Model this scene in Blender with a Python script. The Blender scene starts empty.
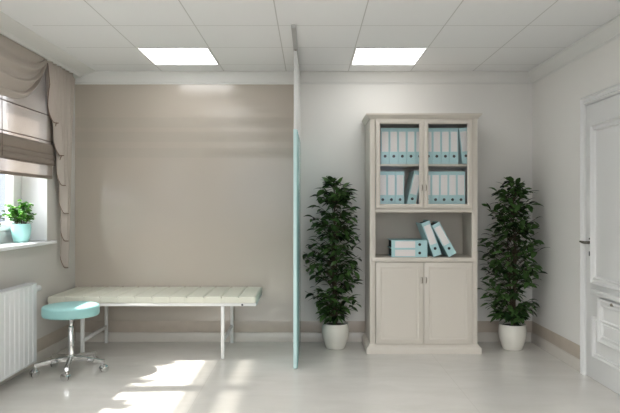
import bpy, bmesh, math, random
from mathutils import Vector, Matrix
C = bpy.context.scene.collection
SC = bpy.context.scene
PI = math.pi
random.seed(7)

# ------------------------------------------------------------------ camera, sky, sun, exposure
cam_d = bpy.data.cameras.new('camera'); cam_d.lens = 35.0; cam_d.sensor_width = 36.0
cam_d.clip_start = 0.02
cam = bpy.data.objects.new('camera', cam_d); C.objects.link(cam)
cam.location = (0, 0, 1.27); cam.rotation_euler = (PI/2, 0, 0)
SC.camera = cam

w = bpy.data.worlds.new('sky'); SC.world = w; w.use_nodes = True
nt = w.node_tree; bg = nt.nodes['Background']
tc = nt.nodes.new('ShaderNodeTexCoord'); sp = nt.nodes.new('ShaderNodeSeparateXYZ'); rp = nt.nodes.new('ShaderNodeValToRGB')
nt.links.new(tc.outputs['Generated'], sp.inputs[0]); nt.links.new(sp.outputs['Z'], rp.inputs[0])
rp.color_ramp.elements[0].position = 0.06; rp.color_ramp.elements[0].color = (0.080, 0.088, 0.106, 1)
rp.color_ramp.elements[1].position = 0.34; rp.color_ramp.elements[1].color = (0.96, 0.98, 1.0, 1)
nt.links.new(rp.outputs[0], bg.inputs['Color'])
bg.inputs['Strength'].default_value = 4.6

sun_d = bpy.data.lights.new('sun', 'SUN'); sun_d.energy = 7.0; sun_d.angle = math.radians(1.8)
sun_d.color = (1.0, 0.965, 0.91)
sun = bpy.data.objects.new('sun', sun_d); C.objects.link(sun)
sun.location = (-5, 4, 6)
SUN_DIR = Vector((1.0, 0.055, -1.13)).normalized()
sun.rotation_euler = SUN_DIR.to_track_quat('-Z', 'Y').to_euler()

PANEL_STRENGTH = 2.1                       # ceiling light diffusers
vs = SC.view_settings
vs.view_transform = 'Standard'; vs.look = 'None'; vs.gamma = 1.0; vs.use_curve_mapping = False
vs.exposure = 1.3

# portal at the window opening helps sampling the sky
def portal(name, x, y, z, sy, sz):
    d = bpy.data.lights.new(name, 'AREA'); d.shape = 'RECTANGLE'; d.size = sz; d.size_y = sy
    d.cycles.is_portal = True
    o = bpy.data.objects.new(name, d); C.objects.link(o)
    o.location = (x, y, z); o.rotation_euler = (0, -PI/2, 0)
    return o

# ------------------------------------------------------------------ helpers
OFF = {}
def lin(c):
    return tuple((v/255/12.92) if v/255 <= 0.04045 else ((v/255+0.055)/1.055)**2.4 for v in c)

def mat(name, rgb, rough=0.5, metal=0.0, spec=0.5, coat=0.0, noise=None, bump=None, transl=0.0, emit=None):
    m = bpy.data.materials.new(name); m.use_nodes = True
    t = m.node_tree; b = t.nodes['Principled BSDF']; col = lin(rgb)
    b.inputs['Base Color'].default_value = (*col, 1); b.inputs['Roughness'].default_value = rough
    b.inputs['Metallic'].default_value = metal; b.inputs['Specular IOR Level'].default_value = spec
    b.inputs['Coat Weight'].default_value = coat
    if emit is not None:
        b.inputs['Emission Color'].default_value = (1, 1, 1, 1); b.inputs['Emission Strength'].default_value = emit
    if noise:
        sc_, amt = noise
        tx = t.nodes.new('ShaderNodeTexCoord'); n = t.nodes.new('ShaderNodeTexNoise')
        n.inputs['Scale'].default_value = sc_; n.inputs['Detail'].default_value = 5
        r = t.nodes.new('ShaderNodeValToRGB')
        r.color_ramp.elements[0].position = .3; r.color_ramp.elements[1].position = .7
        r.color_ramp.elements[0].color = (*[max(0, v*(1-amt)) for v in col], 1)
        r.color_ramp.elements[1].color = (*[min(1, v*(1+amt)) for v in col], 1)
        t.links.new(tx.outputs['Object'], n.inputs['Vector']); t.links.new(n.outputs['Fac'], r.inputs[0])
        t.links.new(r.outputs[0], b.inputs['Base Color'])
    if bump:
        sc_, st = bump
        tx = t.nodes.new('ShaderNodeTexCoord'); n = t.nodes.new('ShaderNodeTexNoise'); bp = t.nodes.new('ShaderNodeBump')
        n.inputs['Scale'].default_value = sc_; n.inputs['Detail'].default_value = 3
        bp.inputs['Strength'].default_value = st; bp.inputs['Distance'].default_value = 0.002
        t.links.new(tx.outputs['Object'], n.inputs['Vector']); t.links.new(n.outputs['Fac'], bp.inputs['Height'])
        t.links.new(bp.outputs[0], b.inputs['Normal'])
    if transl:
        out = t.nodes['Material Output']; tr = t.nodes.new('ShaderNodeBsdfTranslucent'); mx = t.nodes.new('ShaderNodeMixShader')
        tr.inputs['Color'].default_value = (*col, 1); mx.inputs[0].default_value = transl
        t.links.new(b.outputs[0], mx.inputs[1]); t.links.new(tr.outputs[0], mx.inputs[2]); t.links.new(mx.outputs[0], out.inputs[0])
    return m

def glass_mat(name, tint=(1, 1, 1), strength=1.0):
    m = bpy.data.materials.new(name); m.use_nodes = True; t = m.node_tree
    for n in list(t.nodes):
        if n.type == 'BSDF_PRINCIPLED': t.nodes.remove(n)
    out = t.nodes['Material Output']
    tr = t.nodes.new('ShaderNodeBsdfTransparent'); gl = t.nodes.new('ShaderNodeBsdfGlossy'); fr = t.nodes.new('ShaderNodeMath'); mx = t.nodes.new('ShaderNodeMixShader')
    tr.inputs[0].default_value = (*tint, 1); gl.inputs['Roughness'].default_value = 0.02
    lw = t.nodes.new('ShaderNodeLayerWeight'); lw.inputs['Blend'].default_value = .5
    pw = t.nodes.new('ShaderNodeMath'); pw.operation = 'POWER'; pw.inputs[1].default_value = 5
    fr.operation = 'MULTIPLY_ADD'; fr.inputs[1].default_value = .9; fr.inputs[2].default_value = .035
    t.links.new(lw.outputs['Facing'], pw.inputs[0]); t.links.new(pw.outputs[0], fr.inputs[0])
    t.links.new(fr.outputs[0], mx.inputs[0]); t.links.new(tr.outputs[0], mx.inputs[1]); t.links.new(gl.outputs[0], mx.inputs[2])
    t.links.new(mx.outputs[0], out.inputs[0])
    return m

def sheer_mat(name, rgb, clear):
    m = bpy.data.materials.new(name); m.use_nodes = True; t = m.node_tree; b = t.nodes['Principled BSDF']
    col = lin(rgb); b.inputs['Base Color'].default_value = (*col, 1); b.inputs['Roughness'].default_value = .9
    out = t.nodes['Material Output']
    tl = t.nodes.new('ShaderNodeBsdfTranslucent'); tl.inputs[0].default_value = (*col, 1)
    m1 = t.nodes.new('ShaderNodeMixShader'); m1.inputs[0].default_value = .2
    tr = t.nodes.new('ShaderNodeBsdfTransparent'); tr.inputs[0].default_value = (1, .985, .96, 1)
    m2 = t.nodes.new('ShaderNodeMixShader')
    wv = t.nodes.new('ShaderNodeTexNoise'); wv.inputs['Scale'].default_value = 90
    tx = t.nodes.new('ShaderNodeTexCoord'); mr = t.nodes.new('ShaderNodeMapRange')
    mr.inputs['To Min'].default_value = clear-.06; mr.inputs['To Max'].default_value = clear+.06
    t.links.new(tx.outputs['Object'], wv.inputs['Vector']); t.links.new(wv.outputs['Fac'], mr.inputs['Value'])
    t.links.new(mr.outputs[0], m2.inputs[0])
    t.links.new(b.outputs[0], m1.inputs[1]); t.links.new(tl.outputs[0], m1.inputs[2])
    t.links.new(m1.outputs[0], m2.inputs[1]); t.links.new(tr.outputs[0], m2.inputs[2])
    t.links.new(m2.outputs[0], out.inputs[0])
    return m

def box(bm, x0, x1, y0, y1, z0, z1, bev=0.0, seg=2):
    r = bmesh.ops.create_cube(bm, size=1)
    vs_ = r['verts']
    for v in vs_:
        v.co = Vector(((x0+x1)/2 + v.co.x*(x1-x0), (y0+y1)/2 + v.co.y*(y1-y0), (z0+z1)/2 + v.co.z*(z1-z0)))
    if bev > 0:
        es = list({e for v in vs_ for e in v.link_edges})
        bmesh.ops.bevel(bm, geom=es, offset=bev, segments=seg, affect='EDGES', profile=.5)
    return vs_

def tube(bm, pts, r, seg=12, cap=True):
    pts = [Vector(p) for p in pts]; rings = []
    rs = r if isinstance(r, (list, tuple)) else [r]*len(pts)
    up = None
    for i, p in enumerate(pts):
        d = (pts[min(i+1, len(pts)-1)] - pts[max(i-1, 0)]).normalized()
        if up is None:
            up = d.orthogonal().normalized()
        up = (up - d*up.dot(d)).normalized(); s = d.cross(up)
        rings.append([bm.verts.new(p + (up*math.cos(a) + s*math.sin(a))*rs[i]) for a in [2*PI*k/seg for k in range(seg)]])
    for a, b in zip(rings, rings[1:]):
        for k in range(seg):
            bm.faces.new((a[k], a[(k+1) % seg], b[(k+1) % seg], b[k]))
    if cap:
        bm.faces.new(list(reversed(rings[0]))); bm.faces.new(rings[-1])

def lathe(bm, prof, cx=0, cy=0, seg=40):
    rings = []
    for r, z in prof:
        if r < 1e-6: rings.append([bm.verts.new((cx, cy, z))])
        else: rings.append([bm.verts.new((cx + r*math.cos(2*PI*k/seg), cy + r*math.sin(2*PI*k/seg), z)) for k in range(seg)])
    for a, b in zip(rings, rings[1:]):
        for k in range(seg):
            k2 = (k+1) % seg
            if len(a) == 1 and len(b) == 1: continue
            if len(a) == 1: bm.faces.new((a[0], b[k2], b[k]))
            elif len(b) == 1: bm.faces.new((a[k], a[k2], b[0]))
            else: bm.faces.new((a[k], a[k2], b[k2], b[k]))

def prism(bm, prof, p0, p1, nrm, m0=0, m1=0):
    """run a closed profile of (offset along nrm, z) from p0 to p1; m = inset per unit offset at each end (mitre)"""
    p0, p1, nrm = Vector(p0), Vector(p1), Vector(nrm); d = (p1-p0).normalized()
    A = [bm.verts.new(p0 + nrm*o + d*(o*m0) + Vector((0, 0, z))) for o, z in prof]
    B = [bm.verts.new(p1 + nrm*o - d*(o*m1) + Vector((0, 0, z))) for o, z in prof]
    n = len(prof)
    for i in range(n):
        bm.faces.new((A[i], A[(i+1) % n], B[(i+1) % n], B[i]))
    bm.faces.new(A); bm.faces.new(list(reversed(B)))

def grid(bm, fn, nu, nv, flip=False):
    V = [[bm.verts.new(fn(u/nu, v/nv)) for v in range(nv+1)] for u in range(nu+1)]
    for u in range(nu):
        for v in range(nv):
            f = (V[u][v], V[u+1][v], V[u+1][v+1], V[u][v+1])
            bm.faces.new(tuple(reversed(f)) if flip else f)

def frame_ring(bm, org, U, V, N, u0, u1, v0, v1, prof):
    """picture-frame moulding: prof = closed list of (inset, height) swept round the rectangle"""
    org, U, V, N = map(Vector, (org, U, V, N)); rings = []
    for su, sv in ((0, 0), (1, 0), (1, 1), (0, 1)):
        ring = []
        for ins, h in prof:
            u = (u0+ins) if su == 0 else (u1-ins); v = (v0+ins) if sv == 0 else (v1-ins)
            ring.append(bm.verts.new(org + U*u + V*v + N*h))
        rings.append(ring)
    n = len(prof)
    for a in range(4):
        A, B = rings[a], rings[(a+1) % 4]
        for i in range(n):
            bm.faces.new((A[i], A[(i+1) % n], B[(i+1) % n], B[i]))

def link(name, bm, m, parent=None, smooth=True, angle=38, recalc=True):
    if recalc: bmesh.ops.recalc_face_normals(bm, faces=bm.faces)
    if parent is not None and parent.name in OFF:
        o_ = OFF[parent.name]; bmesh.ops.translate(bm, vec=-o_, verts=bm.verts)
    me = bpy.data.meshes.new(name); bm.to_mesh(me); bm.free()
    ms = m if isinstance(m, (list, tuple)) else [m]
    for mm in ms: me.materials.append(mm)
    if smooth:
        me.polygons.foreach_set('use_smooth', [True]*len(me.polygons)); me.set_sharp_from_angle(angle=math.radians(angle))
    o = bpy.data.objects.new(name, me); C.objects.link(o)
    if parent is not None:
        o.parent = parent
        if parent.name in OFF: OFF[o.name] = OFF[parent.name]
    return o

def thing(name, label, cat, loc=(0, 0, 0), group=None):
    o = bpy.data.objects.new(name, None); C.objects.link(o); o.location = loc; o.empty_display_size = .1
    o['label'] = label; o['category'] = cat
    if group: o['group'] = group
    OFF[o.name] = Vector(loc)
    return o

def tag(o, label, cat, group=None):
    o['label'] = label; o['category'] = cat
    if group: o['group'] = group
    return o

def struct(name, bm, m, **k):
    o = link(name, bm, m, **k); o['kind'] = 'structure'; OFF[o.name] = Vector((0, 0, 0)); return o

def dup(root, loc, label=None, rot=None, group=None):
    r = root.copy(); C.objects.link(r); r.location = loc
    if rot: r.rotation_euler = rot
    if label: r['label'] = label
    if group: r['group'] = group
    for ch in list(root.children):
        c = ch.copy(); C.objects.link(c); c.parent = r
        for g in list(ch.children):
            d = g.copy(); C.objects.link(d); d.parent = c
    return r

# ------------------------------------------------------------------ room measures
XL, XR, YB, YF, ZC = -2.21, 2.09, 5.67, -1.7, 2.53
WY0, WY1, WZ0, WZ1 = 3.18, 5.07, 0.955, 2.44      # window opening
XO = -2.52                                        # outer face of the left wall
TS = 0.579; TX0 = -1.38; TY0 = 4.776              # ceiling tile grid

# ------------------------------------------------------------------ materials
def wall_paint(name, rgb, rough, spec=.5, stripes=False):
    m = mat(name, rgb, rough, spec=spec, noise=(1.3, .012), bump=(60, .05))
    if stripes:
        t = m.node_tree; b = t.nodes['Principled BSDF']
        src = b.inputs['Base Color'].links[0].from_socket
        tx = t.nodes.new('ShaderNodeTexCoord'); s = t.nodes.new('ShaderNodeSeparateXYZ'); t.links.new(tx.outputs['Object'], s.inputs[0])
        acc = None
        for z0, z1 in ((2.012, 2.108), (1.877, 1.973), (1.729, 1.82)):
            c = t.nodes.new('ShaderNodeMath'); c.operation = 'COMPARE'; c.inputs[1].default_value = (z0+z1)/2; c.inputs[2].default_value = (z1-z0)/2
            t.links.new(s.outputs['Z'], c.inputs[0])
            if acc is None: acc = c.outputs[0]
            else:
                a = t.nodes.new('ShaderNodeMath'); a.operation = 'ADD'; t.links.new(acc, a.inputs[0]); t.links.new(c.outputs[0], a.inputs[1]); acc = a.outputs[0]
        mx = t.nodes.new('ShaderNodeMix'); mx.data_type = 'RGBA'; mx.blend_type = 'MULTIPLY'
        t.links.new(acc, mx.inputs[0]); t.links.new(src, mx.inputs[6]); mx.inputs[7].default_value = (.88, .88, .87, 1)
        t.links.new(mx.outputs[2], b.inputs['Base Color'])
        mr = t.nodes.new('ShaderNodeMapRange'); mr.inputs['To Min'].default_value = rough; mr.inputs['To Max'].default_value = min(1, rough+.3)
        t.links.new(acc, mr.inputs['Value']); t.links.new(mr.outputs[0], b.inputs['Roughness'])
    return m

M_WALL = wall_paint('white satin wall paint', (230, 228, 223), .36, .4)
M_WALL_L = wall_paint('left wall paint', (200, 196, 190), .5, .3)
M_BEIGE = wall_paint('glossy beige wall panel', (188, 178, 165), .22, .5, stripes=True)
M_BEIGE.node_tree.nodes['Principled BSDF'].inputs['Coat Weight'].default_value = .6
M_BEIGE.node_tree.nodes['Principled BSDF'].inputs['Coat Roughness'].default_value = .15
M_BEIGE.node_tree.nodes['Principled BSDF'].inputs['Coat IOR'].default_value = 1.7
M_BAND = mat('beige stone band', (186, 174, 160), .3, noise=(9, .05))
M_TRIM = mat('white trim paint', (222, 221, 217), .4)
M_BASE = mat('pale stone skirting', (205, 199, 190), .3, noise=(7, .03))
M_WHITE = mat('white lacquer', (223, 223, 221), .3)
M_PVC = mat('white window plastic', (236, 237, 238), .3)
M_CREAM = mat('cream lacquered wood', (211, 204, 193), .38, bump=(30, .03))
M_CHROME = mat('chrome', (215, 215, 214), .12, metal=1)
M_STEEL = mat('satin nickel', (150, 140, 128), .3, metal=1)
M_DARKMET = mat('dark metal', (50, 46, 42), .35, metal=.7)
M_HANDLE = mat('brushed nickel', (128, 124, 118), .25, metal=1)
M_RAIL = mat('grey aluminium rail', (178, 178, 176), .4, metal=.3)
M_BLACK = mat('black plastic', (14, 14, 14), .5)
M_AQUA = mat('aqua leather', (150, 198, 196), .38, bump=(160, .08))
M_AQUA_P = mat('aqua glossy panel', (152, 198, 198), .18)
M_AQUA_E = mat('pale aqua front edge', (200, 228, 228), .25)
M_BIND = mat('aqua binder cover', (176, 213, 216), .5)
M_LABEL = mat('white paper label', (236, 231, 229), .7)
M_PAPER = mat('dark binder interior', (40, 52, 56), .8)
M_POT = mat('white glazed ceramic', (225, 222, 212), .22, spec=.5)
M_SOIL = mat('dark soil', (42, 33, 26), .95, noise=(60, .4), bump=(90, .9))
M_BARK = mat('brown bark', (70, 58, 44), .85, noise=(40, .3))
M_MATT = mat('pale green cream vinyl', (212, 212, 197), .4, bump=(200, .05))
M_BENCH = mat('white powder coated steel', (224, 224, 221), .35)
M_RAD = mat('white radiator enamel', (222, 223, 223), .42)
M_CURT = mat('taupe satin curtain', (182, 171, 161), .45, transl=.08, bump=(220, .05))
M_LINING = mat('dark brown curtain edge', (110, 88, 72), .6)
M_SHEER = sheer_mat('sheer taupe fabric', (160, 149, 140), .20)
M_PLEAT = mat('taupe blind fabric', (150, 138, 128), .8, transl=.18, bump=(250, .1))
M_ROD = mat('brown blind rod', (104, 88, 78), .6)
M_GLASS = glass_mat('window glass')
M_CGLASS = glass_mat('cabinet glass', (.985, .99, .99))
M_LAMP = mat('white light diffuser', (250, 250, 250), .6, emit=PANEL_STRENGTH)

def leaf_mat(name, dark, light, rough=.35, transl=.2):
    m = mat(name, dark, rough, transl=transl); t = m.node_tree; b = t.nodes['Principled BSDF']
    g = t.nodes.new('ShaderNodeNewGeometry'); r = t.nodes.new('ShaderNodeValToRGB')
    r.color_ramp.elements[0].color = (*lin(dark), 1); r.color_ramp.elements[1].color = (*lin(light), 1)
    t.links.new(g.outputs['Random Per Island'], r.inputs[0]); t.links.new(r.outputs[0], b.inputs['Base Color'])
    return m
M_LEAF = leaf_mat('dark ficus leaf', (24, 44, 24), (96, 132, 74), .2)
M_LEAF2 = leaf_mat('bright green leaf', (48, 110, 34), (120, 176, 70), .4, .35)
M_LEAF3 = leaf_mat('grey green leaf', (58, 82, 58), (112, 132, 104), .5, .25)

def floor_material():
    m = mat('pale marble floor', (206, 203, 196), .16, spec=.5); t = m.node_tree; b = t.nodes['Principled BSDF']
    tx = t.nodes.new('ShaderNodeTexCoord')
    mp = t.nodes.new('ShaderNodeMapping'); mp.inputs['Scale'].default_value = (1.0, 2.6, 1); mp.inputs['Rotation'].default_value = (0, 0, .25)
    n1 = t.nodes.new('ShaderNodeTexNoise'); n1.inputs['Scale'].default_value = 2.2; n1.inputs['Detail'].default_value = 9; n1.inputs['Roughness'].default_value = .62; n1.inputs['Distortion'].default_value = .6
    t.links.new(tx.outputs['Object'], mp.inputs[0]); t.links.new(mp.outputs[0], n1.inputs['Vector'])
    r = t.nodes.new('ShaderNodeValToRGB')
    r.color_ramp.elements[0].position = .3; r.color_ramp.elements[0].color = (*lin((208, 205, 198)), 1)
    r.color_ramp.elements[1].position = .7; r.color_ramp.elements[1].color = (*lin((217, 214, 208)), 1)
    t.links.new(n1.outputs['Fac'], r.inputs[0])
    s = t.nodes.new('ShaderNodeSeparateXYZ'); t.links.new(tx.outputs['Object'], s.inputs[0])
    def line(sock, off, step, w_):
        a = t.nodes.new('ShaderNodeMath'); a.operation = 'SUBTRACT'; a.inputs[1].default_value = off; t.links.new(sock, a.inputs[0])
        p = t.nodes.new('ShaderNodeMath'); p.operation = 'PINGPONG'; p.inputs[1].default_value = step/2; t.links.new(a.outputs[0], p.inputs[0])
        c = t.nodes.new('ShaderNodeMath'); c.operation = 'LESS_THAN'; c.inputs[1].default_value = w_; t.links.new(p.outputs[0], c.inputs[0])
        return c.outputs[0]
    mx_ = t.nodes.new('ShaderNodeMath'); mx_.operation = 'MAXIMUM'
    t.links.new(line(s.outputs['X'], -.754, 1.8, .0024), mx_.inputs[0]); t.links.new(line(s.outputs['Y'], 4.5, .9, .002), mx_.inputs[1])
    mx = t.nodes.new('ShaderNodeMix'); mx.data_type = 'RGBA'; mx.blend_type = 'MULTIPLY'
    sc_ = t.nodes.new('ShaderNodeMath'); sc_.operation = 'MULTIPLY'; sc_.inputs[1].default_value = .35; t.links.new(mx_.outputs[0], sc_.inputs[0])
    t.links.new(sc_.outputs[0], mx.inputs[0]); t.links.new(r.outputs[0], mx.inputs[6]); mx.inputs[7].default_value = (.72, .70, .67, 1)
    t.links.new(mx.outputs[2], b.inputs['Base Color'])
    mr = t.nodes.new('ShaderNodeMapRange'); mr.inputs['To Min'].default_value = .14; mr.inputs['To Max'].default_value = .26
    t.links.new(n1.outputs['Fac'], mr.inputs['Value']); t.links.new(mr.outputs[0], b.inputs['Roughness'])
    return m
def ceiling_material():
    m = mat('white ceiling tiles', (232, 232, 231), .75, spec=.3); t = m.node_tree; b = t.nodes['Principled BSDF']
    tx = t.nodes.new('ShaderNodeTexCoord'); s = t.nodes.new('ShaderNodeSeparateXYZ'); t.links.new(tx.outputs['Object'], s.inputs[0])
    def dist(sock, off):
        a = t.nodes.new('ShaderNodeMath'); a.operation = 'SUBTRACT'; a.inputs[1].default_value = off; t.links.new(sock, a.inputs[0])
        p = t.nodes.new('ShaderNodeMath'); p.operation = 'PINGPONG'; p.inputs[1].default_value = TS/2; t.links.new(a.outputs[0], p.inputs[0])
        return p.outputs[0]
    mn = t.nodes.new('ShaderNodeMath'); mn.operation = 'MINIMUM'
    t.links.new(dist(s.outputs['X'], TX0), mn.inputs[0]); t.links.new(dist(s.outputs['Y'], TY0), mn.inputs[1])
    mr = t.nodes.new('ShaderNodeMapRange'); mr.inputs['From Min'].default_value = .0025; mr.inputs['From Max'].default_value = .0045; mr.inputs['To Min'].default_value = 0; mr.inputs['To Max'].default_value = 1
    gt = t.nodes.new('ShaderNodeMath'); gt.operation = 'LESS_THAN'; gt.inputs[1].default_value = -1.93; t.links.new(s.outputs['X'], gt.inputs[0])
    ad = t.nodes.new('ShaderNodeMath'); ad.operation = 'ADD'; t.links.new(mn.outputs[0], ad.inputs[0]); t.links.new(gt.outputs[0], ad.inputs[1])
    t.links.new(ad.outputs[0], mr.inputs['Value'])
    mx = t.nodes.new('ShaderNodeMix'); mx.data_type = 'RGBA'; t.links.new(mr.outputs[0], mx.inputs[0])
    mx.inputs[6].default_value = (*lin((196, 195, 191)), 1); mx.inputs[7].default_value = (*lin((232, 232, 231)), 1)
    t.links.new(mx.outputs[2], b.inputs['Base Color'])
    bp = t.nodes.new('ShaderNodeBump'); bp.inputs['Strength'].default_value = .4; bp.inputs['Distance'].default_value = .003
    t.links.new(mr.outputs[0], bp.inputs['Height']); t.links.new(bp.outputs[0], b.inputs['Normal'])
    return m

# ------------------------------------------------------------------ room shell
bm = bmesh.new(); box(bm, XL-.31, XR+.2, YF-.2, YB+.2, -.2, 0); struct('floor', bm, floor_material())
bm = bmesh.new(); box(bm, XL-.31, XR+.2, YF-.2, YB+.2, ZC, ZC+.2); struct('ceiling', bm, ceiling_material())
XS = -.112                                        # where the beige panel meets the white wall
bm = bmesh.new(); box(bm, XL-.31, XS, YB, YB+.2, 0, ZC); struct('wall_back_left', bm, M_BEIGE)
bm = bmesh.new(); box(bm, XS, XR+.2, YB, YB+.2, 0, ZC); struct('wall_back', bm, M_WALL)
bm = bmesh.new(); box(bm, XR, XR+.2, YF, YB, 0, ZC); struct('wall_right', bm, M_WALL)
bm = bmesh.new(); FX0, FX1, FZ0, FZ1 = -1.9, 1.9, .95, 2.44     # unseen wide window behind the camera, added for soft frontal light
box(bm, XL-.31, FX0, YF-.2, YF, 0, ZC); box(bm, FX1, XR+.2, YF-.2, YF, 0, ZC); box(bm, FX0, FX1, YF-.2, YF, 0, FZ0); box(bm, FX0, FX1, YF-.2, YF, FZ1, ZC)
struct('wall_front', bm, M_WALL)
bm = bmesh.new()
for a in (FX0, -.53, .47, FX1-.06): box(bm, a, a+.06, YF-.12, YF-.06, FZ0, FZ1, .004)
for a in (FZ0, FZ1-.06): box(bm, FX0+.06, FX1-.06, YF-.12, YF-.06, a, a+.06, .004)
fw = struct('window_3', bm, M_PVC)
bm = bmesh.new(); box(bm, FX0+.05, FX1-.05, YF-.093, YF-.087, FZ0+.05, FZ1-.05); link('glass_pane', bm, M_GLASS, fw)
pf = portal('portal_window_3', 0, YF-.22, (FZ0+FZ1)/2, FZ1-FZ0, FX1-FX0); pf.rotation_euler = (PI/2, 0, 0); pf.data.size = FX1-FX0; pf.data.size_y = FZ1-FZ0; pf.rotation_euler = (-PI/2, 0, PI)
bm = bmesh.new()
W2Y0, W2Y1 = .7, 2.39                             # unseen second window of the same kind, added for fill light
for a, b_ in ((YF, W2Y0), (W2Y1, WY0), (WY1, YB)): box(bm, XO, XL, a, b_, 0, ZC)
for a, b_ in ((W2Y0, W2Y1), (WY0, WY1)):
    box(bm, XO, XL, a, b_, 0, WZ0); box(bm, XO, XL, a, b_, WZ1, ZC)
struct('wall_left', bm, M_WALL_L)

# crown mouldings
crown = [(0, 2.418), (.006, 2.418), (.008, 2.432), (.016, 2.436), (.022, 2.455), (.036, 2.480), (.050, 2.498), (.055, 2.512), (.062, 2.516), (.062, ZC), (0, ZC)]
bm = bmesh.new(); prism(bm, crown, (XL, YB, 0), (XR, YB, 0), (0, -1, 0), 0, 1); struct('trim_1', bm, M_TRIM)
bm = bmesh.new(); prism(bm, crown, (XR, YB, 0), (XR, YF, 0), (-1, 0, 0), 1, 0); struct('trim_2', bm, M_TRIM)
pelm = [(0, 2.470), (.078, 2.470), (.084, 2.478), (.088, 2.492), (.104, 2.498), (.135, 2.503), (.165, 2.512), (.195, 2.518), (.215, ZC-.004), (.215, ZC), (0, ZC)]
bm = bmesh.new(); prism(bm, pelm, (XL, YB-.05, 0), (XL, YF, 0), (1, 0, 0)); struct('trim_3', bm, M_TRIM)
# skirting: pale board below a beige stone band
skirt = [(0, 0), (.014, 0), (.014, .078), (.010, .086), (0, .088)]
band = [(0, .088), (.004, .088), (.004, .190), (.003, .193), (0, .193)]
DY1, DY0 = 4.602, 3.60                            # outer edges of the door casing
for nm, pr, m_ in (('baseboard_', skirt, M_BASE), ('trim_band_', band, M_BAND)):
    bm = bmesh.new(); prism(bm, pr, (XL, YB, 0), (XR, YB, 0), (0, -1, 0), 1, 1); struct(nm+'back', bm, m_)
    bm = bmesh.new(); prism(bm, pr, (XL, YF, 0), (XL, YB, 0), (1, 0, 0), 0, 1); struct(nm+'left', bm, m_)
    bm = bmesh.new(); prism(bm, pr, (XR, YB, 0), (XR, DY1, 0), (-1, 0, 0), 1, 0); prism(bm, pr, (XR, DY0, 0), (XR, YF, 0), (-1, 0, 0)); struct(nm+'right', bm, m_)

# ------------------------------------------------------------------ windows
def window(name, y0, y1):
    x0, x1 = -2.49, -2.425
    bm = bmesh.new()
    f = .135
    box(bm, x0, x1, y0, y0+f, WZ0, WZ1, .004); box(bm, x0, x1, y1-f, y1, WZ0, WZ1, .004)
    box(bm, x0, x1, y0+f, y1-f, WZ0, WZ0+f, .004); box(bm, x0, x1, y0+f, y1-f, WZ1-f, WZ1, .004)
    yc = (y0+y1)/2; box(bm, x0, x1, yc-.025, yc+.025, WZ0+f, WZ1-f, .004)
    wo = struct(name, bm, M_PVC)
    for a, b_ in ((y0+f, yc-.025), (yc+.025, y1-f)):
        bm = bmesh.new(); s = .060
        frame_ring(bm, (x1-.03, 0, 0), (0, 1, 0), (0, 0, 1), (1, 0, 0), a-.01, b_+.01, WZ0+f-.01, WZ1-f+.01,
                   [(0, 0), (0, .042), (.006, .048), (s-.012, .048), (s, .03), (s, -.01)])
        so = link('sash', bm, M_PVC, wo)
        bm = bmesh.new(); box(bm, x1-.027, x1-.021, a+s-.02, b_-s+.02, WZ0+f+s-.02, WZ1-f-s+.02); link('glass_pane', bm, M_GLASS, wo)
    bm = bmesh.new(); box(bm, x1+.018, x1+.03, yc-.045, yc-.02, 1.55, 1.62, .004); tube(bm, [(x1+.03, yc-.032, 1.6), (x1+.055, yc-.032, 1.6), (x1+.058, yc-.032, 1.58), (x1+.058, yc-.032, 1.49)], .008); link('window_handle', bm, M_PVC, wo)
    bm = bmesh.new()
    box(bm, x1, XL-.0005, y1-.004, y1-.0005, .984, WZ1-.0045); box(bm, x1, XL-.0005, y0+.0005, y0+.004, .984, WZ1-.0045); box(bm, x1, XL-.0005, y0+.0005, y1-.0005, WZ1-.004, WZ1-.0005)
    link('reveal_lining', bm, M_PVC, wo)
    # sill board, one piece with ears
    bm = bmesh.new(); ol = [(x1, y0+.001), (XL+.001, y0+.001), (XL+.001, y0-.08), (-2.158, y0-.08), (-2.158, y1+.08), (XL+.001, y1+.08), (XL+.001, y1-.001), (x1, y1-.001)]
    lo = [bm.verts.new((a, b, WZ0+.0005)) for a, b in ol]; hi = [bm.verts.new((a, b, .982)) for a, b in ol]; n = len(ol)
    for i in range(n): bm.faces.new((lo[i], lo[(i+1) % n], hi[(i+1) % n], hi[i]))
    bm.faces.new(lo); bm.faces.new(hi)
    bmesh.ops.bevel(bm, geom=[e for e in bm.edges if all(abs(v.co.x+2.158) < 1e-5 for v in e.verts)], offset=.006, segments=3, affect='EDGES', profile=.5)
    link('window_sill', bm, M_PVC, wo)
    portal('portal_'+name, XO-.02, (y0+y1)/2, (WZ0+WZ1)/2, y1-y0, WZ1-WZ0)
    return wo
window('window_1', WY0, WY1)
window('fill_window_2', W2Y0, W2Y1)

# ------------------------------------------------------------------ door on the right wall
XD = XR+.004                                      # face of the door leaf
bm = bmesh.new(); box(bm, XR-.0005, XR+.0, 0, 0.001, 0, .001); bm.free()
bm = bmesh.new()
box(bm, XR-.012, XR-.0005, DY0+.069, DY1-.070, .004, 2.026, .002)
door = struct('door_1', bm, M_WHITE)
XF = XR-.012                                      # visible leaf face
cas = [(0, 0), (.0, .022), (.006, .030), (.016, .034), (.024, .022), (.040, .022), (.052, .034), (.062, .028), (.068, .006), (.068, 0)]
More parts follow.
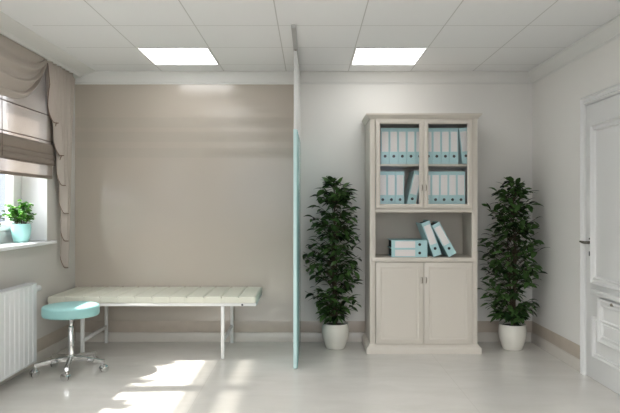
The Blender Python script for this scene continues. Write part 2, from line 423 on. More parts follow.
# casing swept up, over and down
bm = bmesh.new(); pts = []
for y, z, iy, iz in ((DY1, 0, -1, 0), (DY1, 2.096, -1, -1), (DY0, 2.096, 1, -1), (DY0, 0, 1, 0)):
    pts.append([bm.verts.new((XR - h, y + iy*i_, z + iz*i_)) for i_, h in cas])
for A, B in zip(pts, pts[1:]):
    for i in range(len(cas)-1): bm.faces.new((A[i], A[i+1], B[i+1], B[i]))
bm.faces.new(pts[0]); bm.faces.new(pts[-1]); link('door_casing', bm, M_WHITE, door)
def mould(y0, y1, z0, z1, wd=.045, h=.014):
    bm = bmesh.new()
    frame_ring(bm, (XF, 0, 0), (0, 1, 0), (0, 0, 1), (-1, 0, 0), y0, y1, z0, z1,
               [(0, 0), (.003, h*.6), (.010, h), (.018, h*.8), (.024, h*.35), (wd*.7, h*.3), (wd*.85, h*.75), (wd, 0)])
    return link('panel_moulding', bm, M_WHITE, door)
mould(DY0+.19, 4.437, .70, 1.874, .060, .022)
mould(DY0+.19, 4.420, .165, .470, .040, .018)
bm = bmesh.new(); frame_ring(bm, (XF-.008, 0, 0), (0, 1, 0), (0, 0, 1), (-1, 0, 0), DY0+.30, 4.315, .300, .615, [(0, -.008), (0, .010), (.008, .018), (.02, .014), (.028, .004), (.04, .003), (.05, .008), (.058, -.008)])
box(bm, XF-.006, XF, DY0+.30, 4.315, .300, .615); link('raised_panel', bm, M_WHITE, door)
bm = bmesh.new(); box(bm, XF-.022, XF, DY0+.19, 4.437, .628, .668, .008, 3); link('lock_rail_moulding', bm, M_WHITE, door)
bm = bmesh.new(); tube(bm, [(XF-.012, 4.10, .60), (XF-.034, 4.10, .60)], [.013, .009]); link('rosette', bm, M_STEEL, door)
# lever handle
hy, hz = 4.465, 1.003
bm = bmesh.new(); box(bm, XF-.006, XF, hy-.016, hy+.016, hz-.115, hz+.045, .004, 2); hp = link('handle_plate', bm, M_WHITE, door)
bm = bmesh.new(); tube(bm, [(XF, hy, hz), (XF-.036, hy, hz), (XF-.043, hy+.008, hz), (XF-.045, hy+.04, hz+.002), (XF-.040, hy+.085, hz+.004)], [.012, .011, .011, .010, .007]); link('door_handle', bm, M_HANDLE, door)
bm = bmesh.new(); tube(bm, [(XF-.005, hy, hz+.028), (XF-.010, hy, hz+.028)], .007); link('screw', bm, M_DARKMET, door)
bm = bmesh.new(); box(bm, XF-.009, XF-.005, hy-.009, hy+.009, hz-.100, hz-.065, .004); link('keyhole', bm, M_BLACK, door)

# ------------------------------------------------------------------ ceiling lights
def light(x0, y0, label, first=None):
    if first: return dup(first, (x0+TS/2, y0+TS/2, ZC), label)
    t = thing('ceiling_light', label, 'ceiling light', (x0+TS/2, y0+TS/2, ZC), 'square ceiling light panels')
    g = .012
    bm = bmesh.new(); frame_ring(bm, (0, 0, ZC), (1, 0, 0), (0, 1, 0), (0, 0, -1), x0+.003, x0+TS-.003, y0+.003, y0+TS-.003, [(0, 0), (0, .004), (g, .004), (g, 0)]); link('frame', bm, M_TRIM, t)
    bm = bmesh.new(); box(bm, x0+g, x0+TS-g, y0+g, y0+TS-g, ZC-.003, ZC); link('diffuser', bm, M_LAMP, t)
    return t
L0 = light(TX0, TY0, 'square glowing ceiling panel above the examination couch, left of the divider')
light(TX0+3*TS, TY0, 'square glowing ceiling panel above and in front of the cream cabinet', L0)
for r_, wd_ in ((-3, 'second'), (-6, 'third'), (-9, 'fourth')):  # third and fourth rows are unseen panels added to brighten the room
    light(TX0, TY0+r_*TS, 'square glowing ceiling panel in the %s row on the window side' % wd_, L0)
    light(TX0+3*TS, TY0+r_*TS, 'square glowing ceiling panel in the %s row on the door side' % wd_, L0)

# ------------------------------------------------------------------ divider screen
t = thing('partition_screen', 'tall thin divider screen, aqua below and white above, edge-on between couch and cabinet', 'screen', (-.11, 5.17, 0))
def slab(x0, x1, y0, y1, z0, z1, shift=.012, bev=.003):
    bm = bmesh.new(); vs_ = box(bm, x0, x1, y0, y1, z0, z1, bev)
    for v in bm.verts: v.co.x += shift*(v.co.y-4.71)/.93
    return bm
link('lower_panel', slab(-.126, -.098, 4.72, 5.65, .003, 1.87), M_AQUA_P, t)
link('front_edge', slab(-.130, -.104, 4.705, 4.7195, .003, 1.875), M_AQUA_E, t)  # front edge of the lower panel, in a paler aqua
link('upper_panel', slab(-.127, -.103, 4.71, 5.65, 1.876, 2.487), M_WHITE, t)
bm = bmesh.new(); box(bm, -.130, -.098, 4.17, YB-.07, 2.505, ZC-.001, .002); link('ceiling_rail', bm, M_RAIL, t)
for yy in (4.78, 5.2, 5.58):
    bm = bmesh.new(); box(bm, -.119, -.106, yy-.03, yy+.03, 2.485, 2.507); link('hanger', bm, M_STEEL, t)

# ------------------------------------------------------------------ cream cabinet
CX = .982; DF = 5.21                              # centre and front plane
cab = thing('display_cabinet', 'tall cream cabinet with glass doors above, open niche and panelled doors below', 'cabinet', (CX, 5.43, 0))
x0, x1 = .516, 1.448; yb = YB-.02
bm = bmesh.new(); th = .02
box(bm, x0, x0+th, DF+.004, yb, .0, 2.03, .001); box(bm, x1-th, x1, DF+.004, yb, .0, 2.03, .001)
box(bm, x0+th, x1-th, yb-.012, yb, .06, 2.03)
box(bm, x0+th, x1-th, DF+.006, yb-.012, 2.008, 2.03)
box(bm, x0+th, x1-th, DF+.022, yb-.012, 1.238, 1.262)
box(bm, x0+th, x1-th, DF+.022, yb-.012, .06, .08)
# pilasters and front rails
box(bm, x0, x0+.050, DF, DF+.02, .07, 2.028, .003); box(bm, x1-.050, x1, DF, DF+.02, .07, 2.028, .003)
box(bm, x0+.05, x1-.05, DF, DF+.02, 1.219, 1.252, .002)
box(bm, x0+.05, x1-.05, DF, DF+.02, 2.022, 2.03)
link('carcass', bm, M_CREAM, cab)
bm = bmesh.new(); box(bm, x0+.05-.03, x1-.05+.03, DF-.004, yb-.012, .79, .828, .005, 3); link('niche_shelf', bm, M_CREAM, cab)
bm = bmesh.new(); box(bm, x0+th, x1-th, DF+.03, yb-.013, 1.622, 1.64, .002); link('shelf', bm, M_CREAM, cab)
def ring_mould(bm, pr, ya, yb_):                  # moulding round front and both sides
    P = []
    for side in (0, 1, 2, 3):
        ring = []
        for o, z in pr:
            if side == 0: ring.append(bm.verts.new((x0-o, yb_, z)))
            if side == 1: ring.append(bm.verts.new((x0-o, ya-o, z)))
            if side == 2: ring.append(bm.verts.new((x1+o, ya-o, z)))
            if side == 3: ring.append(bm.verts.new((x1+o, yb_, z)))
        P.append(ring)
    n = len(pr)
    for A, B in zip(P, P[1:]):
        for i in range(n-1): bm.faces.new((A[i], A[i+1], B[i+1], B[i]))
    for A, B in ((P[0], P[3]),):
        for i in range(n-1): bm.faces.new((A[i], B[i], B[i+1], A[i+1]))
    bm.faces.new([P[k][0] for k in range(4)]); bm.faces.new([P[k][-1] for k in range(4)])
bm = bmesh.new(); ring_mould(bm, [(0.001, 2.026), (.006, 2.026), (.008, 2.036), (.014, 2.042), (.026, 2.054), (.029, 2.058), (.032, 2.060), (.032, 2.072), (.001, 2.074)], DF, yb); link('cornice', bm, M_CREAM, cab)
bm = bmesh.new(); ring_mould(bm, [(.001, 0.0), (.028, 0.0), (.028, .048), (.024, .056), (.014, .062), (.008, .072), (.004, .080), (.001, .082)], DF, yb); link('plinth', bm, M_CREAM, cab)
dx0, dx1 = .568, 1.396; dm = CX
def handle(bm, x, z, h=.05):
    tube(bm, [(x, DF-.016, z-h/2), (x, DF-.034, z-h/2+.004), (x, DF-.036, z), (x, DF-.034, z+h/2-.004), (x, DF-.016, z+h/2)], [.004, .0035, .0045, .0035, .004], 8)
for a, b_, hx in ((dx0, dm-.0015, dm-.017), (dm+.0015, dx1, dm+.017)):
    bm = bmesh.new()
    frame_ring(bm, (0, DF, 0), (1, 0, 0), (0, 0, 1), (0, -1, 0), a, b_, 1.254, 2.021, [(0, 0), (0, .016), (.003, .018), (.028, .018), (.034, .012), (.038, .010), (.038, 0)])
    d = link('glass_door', bm, M_CREAM, cab)
    bm = bmesh.new(); box(bm, a+.036, b_-.036, DF-.007, DF-.003, 1.290, 1.985); link('glass_pane', bm, M_CGLASS, d)
    bm = bmesh.new(); handle(bm, hx, 1.432); link('handle', bm, M_STEEL, d)
    bm = bmesh.new()
    box(bm, a, b_, DF-.014, DF-.001, .084, .787, .002)
    frame_ring(bm, (0, DF-.014, 0), (1, 0, 0), (0, 0, 1), (0, -1, 0), a+.035, b_-.035, .118, .752, [(0, 0), (.003, .003), (.010, .003), (.014, .0005), (.022, .0005), (.030, .0035), (.034, .004), (.034, 0)])
    box(bm, a+.066, b_-.066, DF-.0178, DF-.014, .149, .721)
    d = link('panel_door', bm, M_CREAM, cab)
    bm = bmesh.new(); handle(bm, hx, .635); link('handle', bm, M_STEEL, d)

# ------------------------------------------------------------------ binders
BW, BH, BD = .0735, .3135, .285
def make_binder(label):
    # local: x across spine, y depth (spine at y=0 facing -y), z up, base at z=0, x from 0 to BW
    t = thing('ring_binder', label, 'binder', (0, 0, 0), 'aqua ring binders in the cabinet')
    bm = bmesh.new(); c = .003
    box(bm, 0, c, 0, BD, 0, BH, .0008, 1); box(bm, BW-c, BW, 0, BD, 0, BH, .0008, 1); box(bm, 0, BW, 0, c, 0, BH, .0012, 1)
    link('cover', bm, M_BIND, t)
    bm = bmesh.new(); box(bm, .008, BW-.008, -.0008, .0005, BH*.34, BH*.90); link('spine_label', bm, M_LABEL, t)
    bm = bmesh.new(); n = 20
    tube(bm, [(BW/2, .0005, BH*.215), (BW/2, -.0015, BH*.215)], .0125, 20); link('finger_ring', bm, M_BLACK, t)
    bm = bmesh.new(); box(bm, c+.002, BW-c-.002, .012, BD-.012, .006, BH-.012); link('pages', bm, M_PAPER, t)
    return t
ordn = ['first', 'second', 'third', 'fourth', 'fifth', 'sixth', 'seventh', 'eighth', 'ninth', 'tenth']
YS = 5.255
B0 = make_binder('aqua binder with white spine label, leftmost on the upper shelf behind glass')
pitch = .0751; xs = .6183
B0.location = (xs, YS, 1.6405)
for i in range(1, 9):
    dup(B0, (xs+i*pitch, YS, 1.6405), 'upright aqua binder, %s from the left on the upper shelf behind glass' % ordn[i])
def lean(x, z, ang, label, y=YS):                 # x = lowest corner on the side it turns about; ang>0 leans left (top goes to -x)
    o = dup(B0, (0, 0, 0), label); o.rotation_euler = (0, -ang, 0)
    # rotation about y by -ang: local z axis -> (-sin, 0, cos); local x axis -> (cos, 0, sin)
    if ang > 0: o.location = (x, y, z)
    else: o.location = (x - BW*math.cos(ang), y, z - BW*math.sin(ang))
    return o
lean(xs+9*pitch+.0365, 1.6408, math.radians(6.3), 'tilted aqua binder leaning left at the right end of the upper shelf behind glass')
ZB = 1.2625
x = .5945+.0035
for i in range(3):
    dup(B0, (x+i*pitch, YS, ZB), 'upright aqua binder, %s from the left on the lower shelf behind glass' % ordn[i])
xr_ = .9845
for i in range(6):
    if xr_+i*pitch+BW < 1.4279: dup(B0, (xr_+i*.0735+i*.0003, YS, ZB), 'upright aqua binder, %s right of the leaning one on the lower shelf behind glass' % ordn[i])
a = math.radians(13.2)
lean(xr_-.001-BH*math.sin(a)-.0, ZB+.0005, -a, 'tilted aqua binder leaning right across the gap on the lower shelf behind glass')
# niche: two lying, two leaning
YN = 5.245; ZN = .8285
def lying(x, z, label):                           # top of binder to the left
    o = dup(B0, (x+BH, YN, z), label); o.rotation_euler = (0, -PI/2, 0); return o
lx = .7085
lying(lx, ZN, 'aqua binder lying flat, lower of the two stacked in the open niche')
lying(lx, ZN+BW+.0005, 'aqua binder lying flat, upper of the two stacked in the open niche')
for aa, px_, lb in ((19.9, 433.8, 'slanted aqua binder in the open niche resting against the stacked pair'),
                    (29.0, 449.1, 'more steeply slanted aqua binder, rightmost in the open niche')):
    a = math.radians(aa); xb = (px_-310)*5.245/602.8
    lean(xb, ZN+.0005, a, lb, YN)

# ------------------------------------------------------------------ foliage
def leaf(bm, base, dirv, length, width, droop, roll):
    d = Vector(dirv).normalized(); side = d.cross(Vector((0, 0, 1)))
    if side.length < .1: side = Vector((1, 0, 0))
    side.normalize(); side = Matrix.Rotation(roll, 3, d) @ side
    nrm = side.cross(d).normalized()
    n = 5; prof = [.08, .74, 1.0, .90, .55, 0.0]; L_, M_, R_ = [], [], []
    p = Vector(base); ang = 0
    for i in range(n+1):
        w_ = width*.5*prof[i]
        M_.append(bm.verts.new(p - nrm*w_*.22))
        if i == n: break
        L_.append(bm.verts.new(p + side*w_)); R_.append(bm.verts.new(p - side*w_))
        dd = (Matrix.Rotation(0, 3, side) @ d); dd = dd + Vector((0, 0, -droop*(i+1)/n)); p = p + dd.normalized()*(length/n)
    for i in range(n-1):
        bm.faces.new((L_[i], M_[i], M_[i+1], L_[i+1])); bm.faces.new((M_[i], R_[i], R_[i+1], M_[i+1]))
    bm.faces.new((L_[-1], M_[-2], M_[-1])); bm.faces.new((M_[-2], R_[-1], M_[-1]))

def lerp_prof(prof, z):
    for (za, ra), (zb, rb) in zip(prof, prof[1:]):
        if za <= z <= zb: return ra + (rb-ra)*(z-za)/(zb-za)
    return 0

def ficus(name, label, cx, cy, prof, lim, seed, extra=(), scale=1.0):
    R = random.Random(seed)
    t = thing(name, label, 'potted plant', (cx, cy, 0))
    pr = [(0, .0), (.082, 0), (.086, .004), (.100, .045), (.116, .10), (.122, .145), (.120, .185), (.1155, .212), (.117, .222), (.114, .225), (.108, .222), (.107, .205), (0, .2)]
    bm = bmesh.new(); lathe(bm, pr, cx, cy, 48); link('pot', bm, M_POT, t, angle=50)
    bm = bmesh.new(); lathe(bm, [(.1065, .205), (.08, .211), (.03, .214), (0, .214)], cx, cy, 24); link('soil', bm, M_SOIL, t)
    # stems
    stems = []; tb = bmesh.new(); top = prof[-1][0]
    for k in range(5):
        a0 = R.uniform(0, 2*PI); r0 = R.uniform(.005, .022); a1 = a0 + R.uniform(-.4, .4); r1 = R.uniform(.02, .07) if k else .008
        h = (top-.03) if k == 0 else R.uniform(.9, 1.25)*top/1.5
        pts = []
        for i in range(9):
            f = i/8; rr = r0+(r1-r0)*f; aa_ = a0+(a1-a0)*f + .5*math.sin(f*5+k)*.3
            pts.append(Vector((cx+rr*math.cos(aa_), cy+rr*math.sin(aa_), .205+(h-.205)*f)))
        stems.append(pts); tube(tb, pts, [.010*(1-.7*i/8) for i in range(9)], 7)
    fb = bmesh.new(); zmin = prof[0][0]
    def ok(p): return lim[0] < p.x < lim[1] and lim[2] < p.y < lim[3]
    nt_ = 0; tries = 0
    while nt_ < 215 and tries < 2600:
        tries += 1
        z1 = zmin + (top-zmin)*R.random()**.92; az = R.uniform(0, 2*PI)
        rad = lerp_prof(prof, z1)*R.uniform(.3, 1.0)
        st = min(stems, key=lambda s: R.random() if s[-1].z > z1 else 9)
        z0 = max(.27, z1 - rad*.55 - .03); f = min(1, (z0-.205)/(st[-1].z-.205)); i = min(7, int(f*8)); p0 = st[i].lerp(st[i+1], f*8-i)
        p2 = Vector((cx+rad*math.cos(az), cy+rad*math.sin(az)*.85, z1)); p1 = p0.lerp(p2, .5)+Vector((0, 0, .03))
        if not ok(p2): continue
        nt_ += 1
        pts = [p0*((1-s)**2)+p1*(2*s*(1-s))+p2*s*s for s in (0, .25, .5, .75, 1)]
        tube(tb, pts, [.0032, .0028, .0024, .002, .0016], 5)
        n = R.randint(4, 5)
        for k in range(n):
            s = 1-.65*k/n if k else 1; q = p0*((1-s)**2)+p1*(2*s*(1-s))+p2*s*s
            tdir = (p2-p0).normalized(); sd = tdir.cross(Vector((0, 0, 1))).normalized()*(1 if k % 2 else -1)
            dv = tdir*(1.0 if k == 0 else .5) + sd*(0 if k == 0 else .85)*R.uniform(.6, 1.1) + Vector((R.uniform(-.3, .3), R.uniform(-.3, .3), R.uniform(-.5, .3)))
            L_ = R.uniform(.080, .122)*scale
            e = q + dv.normalized()*L_
            if not ok(e): continue
            leaf(fb, q, dv, L_, L_*R.uniform(.37, .46), R.uniform(.6, 1.2), R.uniform(-.6, .6))
    for ex in extra:
        p0, p2 = Vector(ex[0]), Vector(ex[1]); tube(tb, [p0, p0.lerp(p2, .5)+Vector((0, 0, .02)), p2], [.003, .0025, .0018], 5)
        for k in range(5):
            q = p0.lerp(p2, 1-.13*k); a_ = R.uniform(-.8, .8); dv = (p2-p0).normalized() + Vector((R.uniform(-.5, .5), R.uniform(-.5, .5), R.uniform(-.2, .3)))
            leaf(fb, q, dv, .08, .033, R.uniform(.3, .8), a_)
    link('trunk', tb, M_BARK, t); link('foliage', fb, M_LEAF, t, smooth=False, recalc=False)
    return t
PL = [(.27, .10), (.34, .20), (.45, .27), (.60, .30), (.88, .30), (1.05, .27), (1.15, .22), (1.28, .18), (1.40, .15), (1.46, .10), (1.50, .03)]
ficus('potted_ficus', 'leafy dark green ficus in white pot between the divider screen and the cabinet', .229, 5.42, PL, (-.070, .468, 5.05, 5.645), 11)
PR = [(.27, .10), (.34, .20), (.45, .27), (.60, .31), (.85, .29), (.98, .26), (1.10, .22), (1.25, .17), (1.40, .15), (1.46, .10), (1.50, .03)]
ficus('potted_ficus', 'leafy dark green ficus in white pot in the corner between cabinet and right wall', 1.807, 5.38, PR, (1.485, 2.055, 5.0, 5.645), 23,
      extra=[((1.80, 5.36, 1.02), (1.56, 5.30, 1.27))])

# ------------------------------------------------------------------ window sill plants
def sill_plant(name, label, cx, cy, m_leaf, m_pot, seed, n=95, h=.21, rad=.095, lf=.034, pr_s=1.0):
    R = random.Random(seed); zs = .981
    t = thing(name, label, 'potted plant', (cx, cy, zs))
    pr = [(0, 0), (.050, 0), (.054, .004), (.066, .045), (.075, .09), (.076, .12), (.071, .142), (.072, .150), (.068, .151), (.066, .14), (0, .135)]
    bm = bmesh.new(); lathe(bm, [(r*pr_s, zs+z*pr_s) for r, z in pr], cx, cy, 36); link('pot', bm, m_pot, t, angle=50)
    bm = bmesh.new(); lathe(bm, [(.0655*pr_s, zs+.137*pr_s), (.03*pr_s, zs+.141*pr_s), (0, zs+.141*pr_s)], cx, cy, 20); link('soil', bm, M_SOIL, t)
    tb, fb = bmesh.new(), bmesh.new(); z0 = zs+.136*pr_s
    for k in range(24):
        a_ = R.uniform(0, 2*PI); r_ = rad*math.sqrt(R.random()); hh = h*(.45+.55*R.random())*(1-.5*(r_/rad)**2)
        p0 = Vector((cx+r_*.3*math.cos(a_), cy+r_*.3*math.sin(a_), z0)); p2 = Vector((cx+r_*math.cos(a_), cy+r_*math.sin(a_), z0+hh))
        p1 = p0.lerp(p2, .5)+Vector((0, 0, hh*.15)); tube(tb, [p0, p1, p2], [.0022, .0018, .0012], 5)
        for j in range(n//24):
            s = .35+.65*j/(n//24-1); q = (p0*((1-s)**2)+p1*(2*s*(1-s))+p2*s*s); b_ = R.uniform(0, 2*PI)
            leaf(fb, q, (math.cos(b_), math.sin(b_), R.uniform(-.2, .7)), lf*R.uniform(.8, 1.35), lf*R.uniform(.6, .85), R.uniform(.2, .9), R.uniform(-.6, .6))
    link('stems', tb, M_BARK, t); link('foliage', fb, m_leaf, t, smooth=False, recalc=False)
    return t
M_AQPOT = mat('aqua glazed pot', (158, 208, 204), .35)
sill_plant('sill_plant', 'bushy bright green plant in an aqua pot on the window sill', -2.315, 4.83, M_LEAF2, M_AQPOT, 5, n=430, h=.245, rad=.115, lf=.036)
sill_plant('sill_plant', 'grey-green plant at the left edge of the picture on the window sill', -2.315, 4.33, M_LEAF3, M_POT, 9, n=150, h=.22, rad=.15, lf=.032, pr_s=.8)
sill_plant('sill_plant', 'green plant at the near end of the window sill', -2.30, 3.80, M_LEAF2, M_AQPOT, 15, n=300, h=.19, rad=.11, lf=.036)

# ------------------------------------------------------------------ examination couch
couch = thing('examination_couch', 'long low couch with pale quilted mattress on white metal legs along the beige wall', 'examination couch', (-1.32, 5.33, 0))
mx0, mx1, my0, my1, mz0, mz1 = -2.185, -.447, 5.005, 5.645, .466, .520
bm = bmesh.new(); nseg = 12; per = 14; rings = []; W = (mx1-mx0)/nseg
for i in range(nseg*per+1):
    xx = mx0+(mx1-mx0)*i/(nseg*per); dd = min(abs(xx-(mx0+k*W)) for k in range(1, nseg))
    s = math.exp(-(dd/.007)**2); puff = -.002*(1-min(1, dd/(W/2)))
    top = mz1 - .012*s - puff; fr = .005*s
    e = min(xx-mx0, mx1-xx); er = max(0, .010-e); er = .010-math.sqrt(max(0, .01**2-er**2))
    r = .007; y0_, y1_ = my0+fr+er, my1-fr-er; z0_, z1_ = mz0+er, top-er; ring = []
    for (cy_, cz_, a0) in ((y1_-r, z1_-r, 0), (y0_+r, z1_-r, 90), (y0_+r, z0_+r, 180), (y1_-r, z0_+r, 270)):
        for k in range(5):
            a_ = math.radians(a0+k*22.5); ring.append(bm.verts.new((xx, cy_+r*math.cos(a_), cz_+r*math.sin(a_))))
    rings.append(ring)
for A, B in zip(rings, rings[1:]):
    n = len(A)
    for k in range(n): bm.faces.new((A[k], A[(k+1) % n], B[(k+1) % n], B[k]))
bm.faces.new(rings[0]); bm.faces.new(rings[-1])
mt = link('mattress', bm, M_MATT, couch, angle=60)
for k in range(1, nseg):
    for yy in (my0+.05, my1-.05):
        bm = bmesh.new(); xx = mx0+k*W; bmesh.ops.create_uvsphere(bm, u_segments=12, v_segments=6, radius=.009, matrix=Matrix.Translation((xx, yy, mz1-.008)) @ Matrix.Diagonal((1.2, 1, .6, 1)))
        link('button', bm, M_MATT, mt)
bm = bmesh.new()
box(bm, mx0+.01, mx1-.002, my0+.004, my0+.028, .441, .4655, .002); box(bm, mx0+.01, mx1-.002, my1-.028, my1-.004, .441, .4655, .002)
box(bm, mx0+.01, mx0+.034, my0+.028, my1-.028, .441, .4655, .002); box(bm, mx1-.026, mx1-.002, my0+.028, my1-.028, .441, .4655, .002)
box(bm, mx0+.03, mx1-.02, my0+.028, my1-.028, .458, .4655)
link('frame', bm, M_BENCH, couch)
for lx_ in (-1.895, -.727):
    for ly in (5.022, 5.61):
        bm = bmesh.new(); box(bm, lx_-.014, lx_+.014, ly-.012, ly+.012, 0, .442, .003); link('leg', bm, M_BENCH, couch)
    bm = bmesh.new(); box(bm, lx_-.010, lx_+.010, 5.034, 5.598, .138, .166, .002); link('stretcher', bm, M_BENCH, couch)
bm = bmesh.new(); tube(bm, [(-.563, my0+.006, .453), (-.563, my0, .453)], .008); link('bolt', bm, M_BLACK, couch)

# ------------------------------------------------------------------ stool
sx, sy = -1.833, 4.622
st = thing('swivel_stool', 'round aqua swivel stool with chrome five-arm base on casters', 'stool', (sx, sy, 0))
bm = bmesh.new(); lathe(bm, [(0, .434), (.186, .434), (.200, .436), (.206, .442), (.209, .452), (.209, .497), (.206, .507), (.200, .512), (.186, .515), (.10, .517), (0, .5175)], sx, sy, 64); link('seat', bm, M_AQUA, st, angle=60)
bm = bmesh.new(); lathe(bm, [(0, .426), (.05, .426), (.06, .433), (0, .4335)], sx, sy, 32); link('seat_plate', bm, M_STEEL, st)
bm = bmesh.new(); lathe(bm, [(0, .10), (.020, .10), (.021, .13), (.021, .345), (.016, .352), (.013, .355), (.013, .385), (.024, .400), (.026, .425), (0, .426)], sx, sy, 28); link('gas_lift', bm, M_CHROME, st)
bm = bmesh.new(); lathe(bm, [(0, .085), (.026, .085), (.030, .09), (.030, .125), (.024, .135), (.0175, .14), (0, .14)], sx, sy, 28); link('hub', bm, M_CHROME, st)
for k in range(5):
    a_ = math.radians(-3+72*k); c_, s_ = math.cos(a_), math.sin(a_)
    def P(r, w_, z): return (sx+r*c_-w_*s_, sy+r*s_+w_*c_, z)
    bm = bmesh.new(); secs = [(.02, .016, .092, .125), (.12, .014, .088, .118), (.245, .013, .078, .100), (.262, .013, .076, .098)]
    rr = [[bm.verts.new(P(r, w_, z)) for w_, z in ((-hw, za), (hw, za), (hw, zb), (hw*.7, zb+.003), (-hw*.7, zb+.003), (-hw, zb))] for r, hw, za, zb in secs]
    for A, B in zip(rr, rr[1:]):
        for i in range(6): bm.faces.new((A[i], A[(i+1) % 6], B[(i+1) % 6], B[i]))
    bm.faces.new(rr[0]); bm.faces.new(rr[-1]); lg = link('base_arm', bm, M_CHROME, st)
    # caster: stem, hood and twin wheels
    ca = a_ + (1.1, -.9, 2.0, .6, -2.2)[k]; cc, cs = math.cos(ca), math.sin(ca); bx, by = sx+.248*c_, sy+.248*s_
    bm = bmesh.new(); tube(bm, [(bx, by, .083), (bx, by, .045)], .006, 10)
    wx, wy = bx+.012*cc, by+.012*cs
    for sgn in (-1, 1):
        tube(bm, [(wx-cs*sgn*.004, wy+cc*sgn*.004, .030), (wx-cs*sgn*.021, wy+cc*sgn*.021, .030), (wx-cs*sgn*.024, wy+cc*sgn*.024, .030)], [.030, .030, .025], 24)
    tube(bm, [(wx-cs*.0045, wy+cc*.0045, .035), (wx+cs*.0045, wy-cc*.0045, .035)], .022, 18)
    link('caster', bm, M_CHROME, lg)

# ------------------------------------------------------------------ radiator
rad = thing('radiator', 'white fluted panel radiator on the left wall below the window', 'radiator', (-2.14, 4.0, .086))
ry0, ry1, rz0, rz1 = 3.46, 4.60, .086, .689
bm = bmesh.new(); n = 16; pth = (ry1-ry0-.02)/n; prof = []
for i in range(n):
    y = ry0+.01+i*pth
    prof += [(y, 0), (y+pth*.10, -.006), (y+pth*.18, -.006), (y+pth*.28, 0)]
prof.append((ry1-.01, 0)); XR0 = -2.083
A = [bm.verts.new((XR0+d_, y, rz0+.012)) for y, d_ in prof]; B = [bm.verts.new((XR0+d_, y, rz1-.012)) for y, d_ in prof]
for i in range(len(prof)-1): bm.faces.new((A[i], A[i+1], B[i+1], B[i]))
link('front_panel', bm, M_RAD, rad, smooth=False)
bm = bmesh.new(); box(bm, -2.172, -2.084, ry0, ry0+.011, rz0, rz1, .003); box(bm, -2.172, -2.084, ry1-.011, ry1, rz0, rz1, .003)
box(bm, -2.172, XR0-.012, ry0+.011, ry1-.011, rz0+.004, rz0+.02); box(bm, -2.16, -2.098, ry0+.011, ry1-.011, rz0+.02, rz1-.03)
box(bm, -2.096, XR0+.001, ry0+.004, ry1-.004, rz1-.016, rz1-.001, .003); box(bm, -2.096, XR0+.001, ry0+.004, ry1-.004, rz0+.002, rz0+.014, .003)
link('casing', bm, M_RAD, rad)
bm = bmesh.new()
for i in range(34):
    y = ry0+.02+i*(ry1-ry0-.04)/34; box(bm, -2.168, -2.097, y, y+.018, rz1-.01, rz1-.006)
box(bm, -2.172, -2.166, ry0+.011, ry1-.011, rz1-.02, rz1-.003); link('top_grille', bm, M_RAD, rad)
bm = bmesh.new()
for y in (3.7, 4.35): box(bm, XL+.0005, -2.160, y, y+.03, .2, .6)
link('wall_bracket', bm, M_RAD, rad)
bm = bmesh.new(); tube(bm, [(-2.118, ry1-.002, .636), (-2.118, ry1+.035, .636)], .013, 16); tube(bm, [(-2.118, ry1+.035, .636), (-2.118, ry1+.04, .636), (-2.118, ry1+.105, .636), (-2.118, ry1+.115, .636)], [.018, .023, .023, .018], 20); 
tube(bm, [(-2.118, ry1+.022, .636), (-2.16, ry1+.022, .636), (-2.205, ry1+.022, .636)], .009, 12)
link('thermostat_valve', bm, M_RAD, rad)

# ------------------------------------------------------------------ roman blind
XB = -2.199; by0, by1 = 3.08, 5.14
bl = thing('roman_blind', 'sheer taupe folding blind half raised over the left window', 'blind', (XB, (by0+by1)/2, 1.50))
bm = bmesh.new(); grid(bm, lambda u, v: (XB+.0015*math.sin(u*40), by0+(by1-by0)*u, 1.77+(2.468-1.77)*v), 40, 6); link('sheer_panel', bm, M_SHEER, bl)
bm = bmesh.new(); grid(bm, lambda u, v: (XB+.002*math.sin(u*33), by0+(by1-by0)*u, 1.525+(1.64-1.525)*v), 40, 3); link('sheer_panel', bm, M_SHEER, bl)
bm = bmesh.new(); box(bm, XB-.004, XB+.004, by0, by1, 1.502, 1.528, .003); link('hem', bm, M_PLEAT, bl)
for k, (za, zb, xo) in enumerate(((1.70, 1.792, .004), (1.658, 1.706, .012), (1.618, 1.664, .016))):
    bm = bmesh.new()
    def fp(u, v, za=za, zb=zb, xo=xo):
        a_ = v*PI; sag = .004*math.sin(u*9+k*2)
        return (XB+xo*.6 + .009*math.cos(a_*1.0)*(1 if v < 1 else 1) + .008*math.sin(a_), by0+(by1-by0)*u, zb + (za-zb)*math.sin(min(1, v*1.15)*PI/2) + sag*v)
    grid(bm, fp, 50, 8); o = link('pleat', bm, M_PLEAT, bl, angle=80)
    sd = o.modifiers.new('thickness', 'SOLIDIFY'); sd.thickness = .003
    bm = bmesh.new(); tube(bm, [(XB+.012+xo*.6, by0, za+.002), (XB+.012+xo*.6, by1, za+.002)], .003, 8); link('rod', bm, M_ROD, bl)
for z in (1.818, 2.035):
    bm = bmesh.new(); tube(bm, [(XB+.004, by0, z), (XB+.004, by1, z)], .0045, 8); link('rod', bm, M_ROD, bl)
for y in (4.20, 4.245):
    bm = bmesh.new(); tube(bm, [(XB+.03, y, 2.46), (XB+.03, y, 2.0), (XB+.03, y+.004, 1.63)], .0022, 6); link('cord', bm, M_ROD, bl)

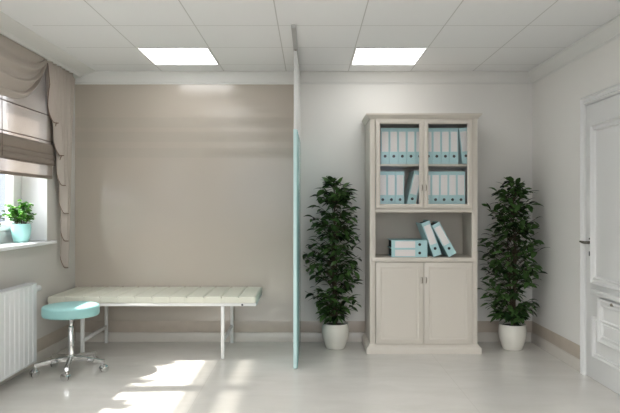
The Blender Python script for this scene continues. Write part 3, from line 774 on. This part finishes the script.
# ------------------------------------------------------------------ swag and cascade curtain
SYC, SH, ZT = 4.15, .757, 2.469
def swag(u, v):
    y_ = -1 + 2*u; ay = abs(y_); env = max(0, 1-ay**3.2)
    ph = v*2*PI*3.2 + 1.4*(1-ay) + .5             # folds fan out of the two gathered corners
    tri = math.sin(ph) + .3*math.sin(2.3*ph+.6)
    vv = v**.8; cv = .25 + .75*ay**1.5
    z = ZT - .425*vv*env - .022*v*(1-env) + .008*tri*env*v
    x = -2.150 + .034*math.sin(v*PI)*env + tri*cv*(.008+.024*env**.7)*min(1, v*3)
    if z > 2.462: x = min(x, -2.137)
    return (x, SYC+SH*y_, z)
bm = bmesh.new(); grid(bm, swag, 80, 64)
o = link('swag_curtain', bm, [M_CURT, M_LINING], angle=180); tag(o, 'taupe draped swag hanging under the cornice across the top of the window', 'curtain')
sd = o.modifiers.new('thickness', 'SOLIDIFY'); sd.thickness = .003; sd.offset = 0
ZTJ = 2.469
def jabot(u, v):
    # u: inner (window) side 0 to outer (corner) side 1; v: top 0 to hem 1
    steps = 6.0; s = u*steps; zig = (math.floor(s) + min(1, (s-math.floor(s))*1.35))/steps if u < 1 else 1
    zb = 2.28 - (2.28-.735)*zig**.9
    z = ZTJ + (zb-ZTJ)*v; tt = (ZTJ-z)/(ZTJ-.735)
    yin = 4.915 + .33*tt; yout = 5.43 - .17*tt
    y = yin + (yout-yin)*u + (.020 - .004*tt)*math.sin(u*2*PI*steps+1.0)*min(1, v*4)*min(1, 6*(1-u))*min(1, 6*u+.2) + .010*math.sin(z*11)*(1-u)*(.3+tt)
    amp = .028 + .003*tt
    x = -2.143 + amp*(1.1-2.2*abs(math.sin(u*PI*steps+.4))**.8) + .005*math.sin(u*23+z*4)
    if z > 2.44: x = -2.16 + (x+2.16)*.6
    return (x, y, z)
bm = bmesh.new(); grid(bm, jabot, 150, 60)
o = link('cascade_curtain', bm, [M_CURT, M_LINING], angle=180); tag(o, 'taupe pleated side curtain with zigzag hem tapering down beside the window', 'curtain')
sd = o.modifiers.new('thickness', 'SOLIDIFY'); sd.thickness = .004; sd.offset = 0; sd.material_offset_rim = 1

hemp = [Vector(jabot(i/150, 1.0)) + Vector((.002, 0, 0)) for i in range(151)]
bm = bmesh.new(); tube(bm, hemp, .0038, 6); link('edge_trim', bm, M_LINING, o)
bm = bmesh.new(); tube(bm, [Vector(jabot(0, i/30)) for i in range(3, 31)], .0035, 6); link('edge_trim', bm, M_LINING, o)
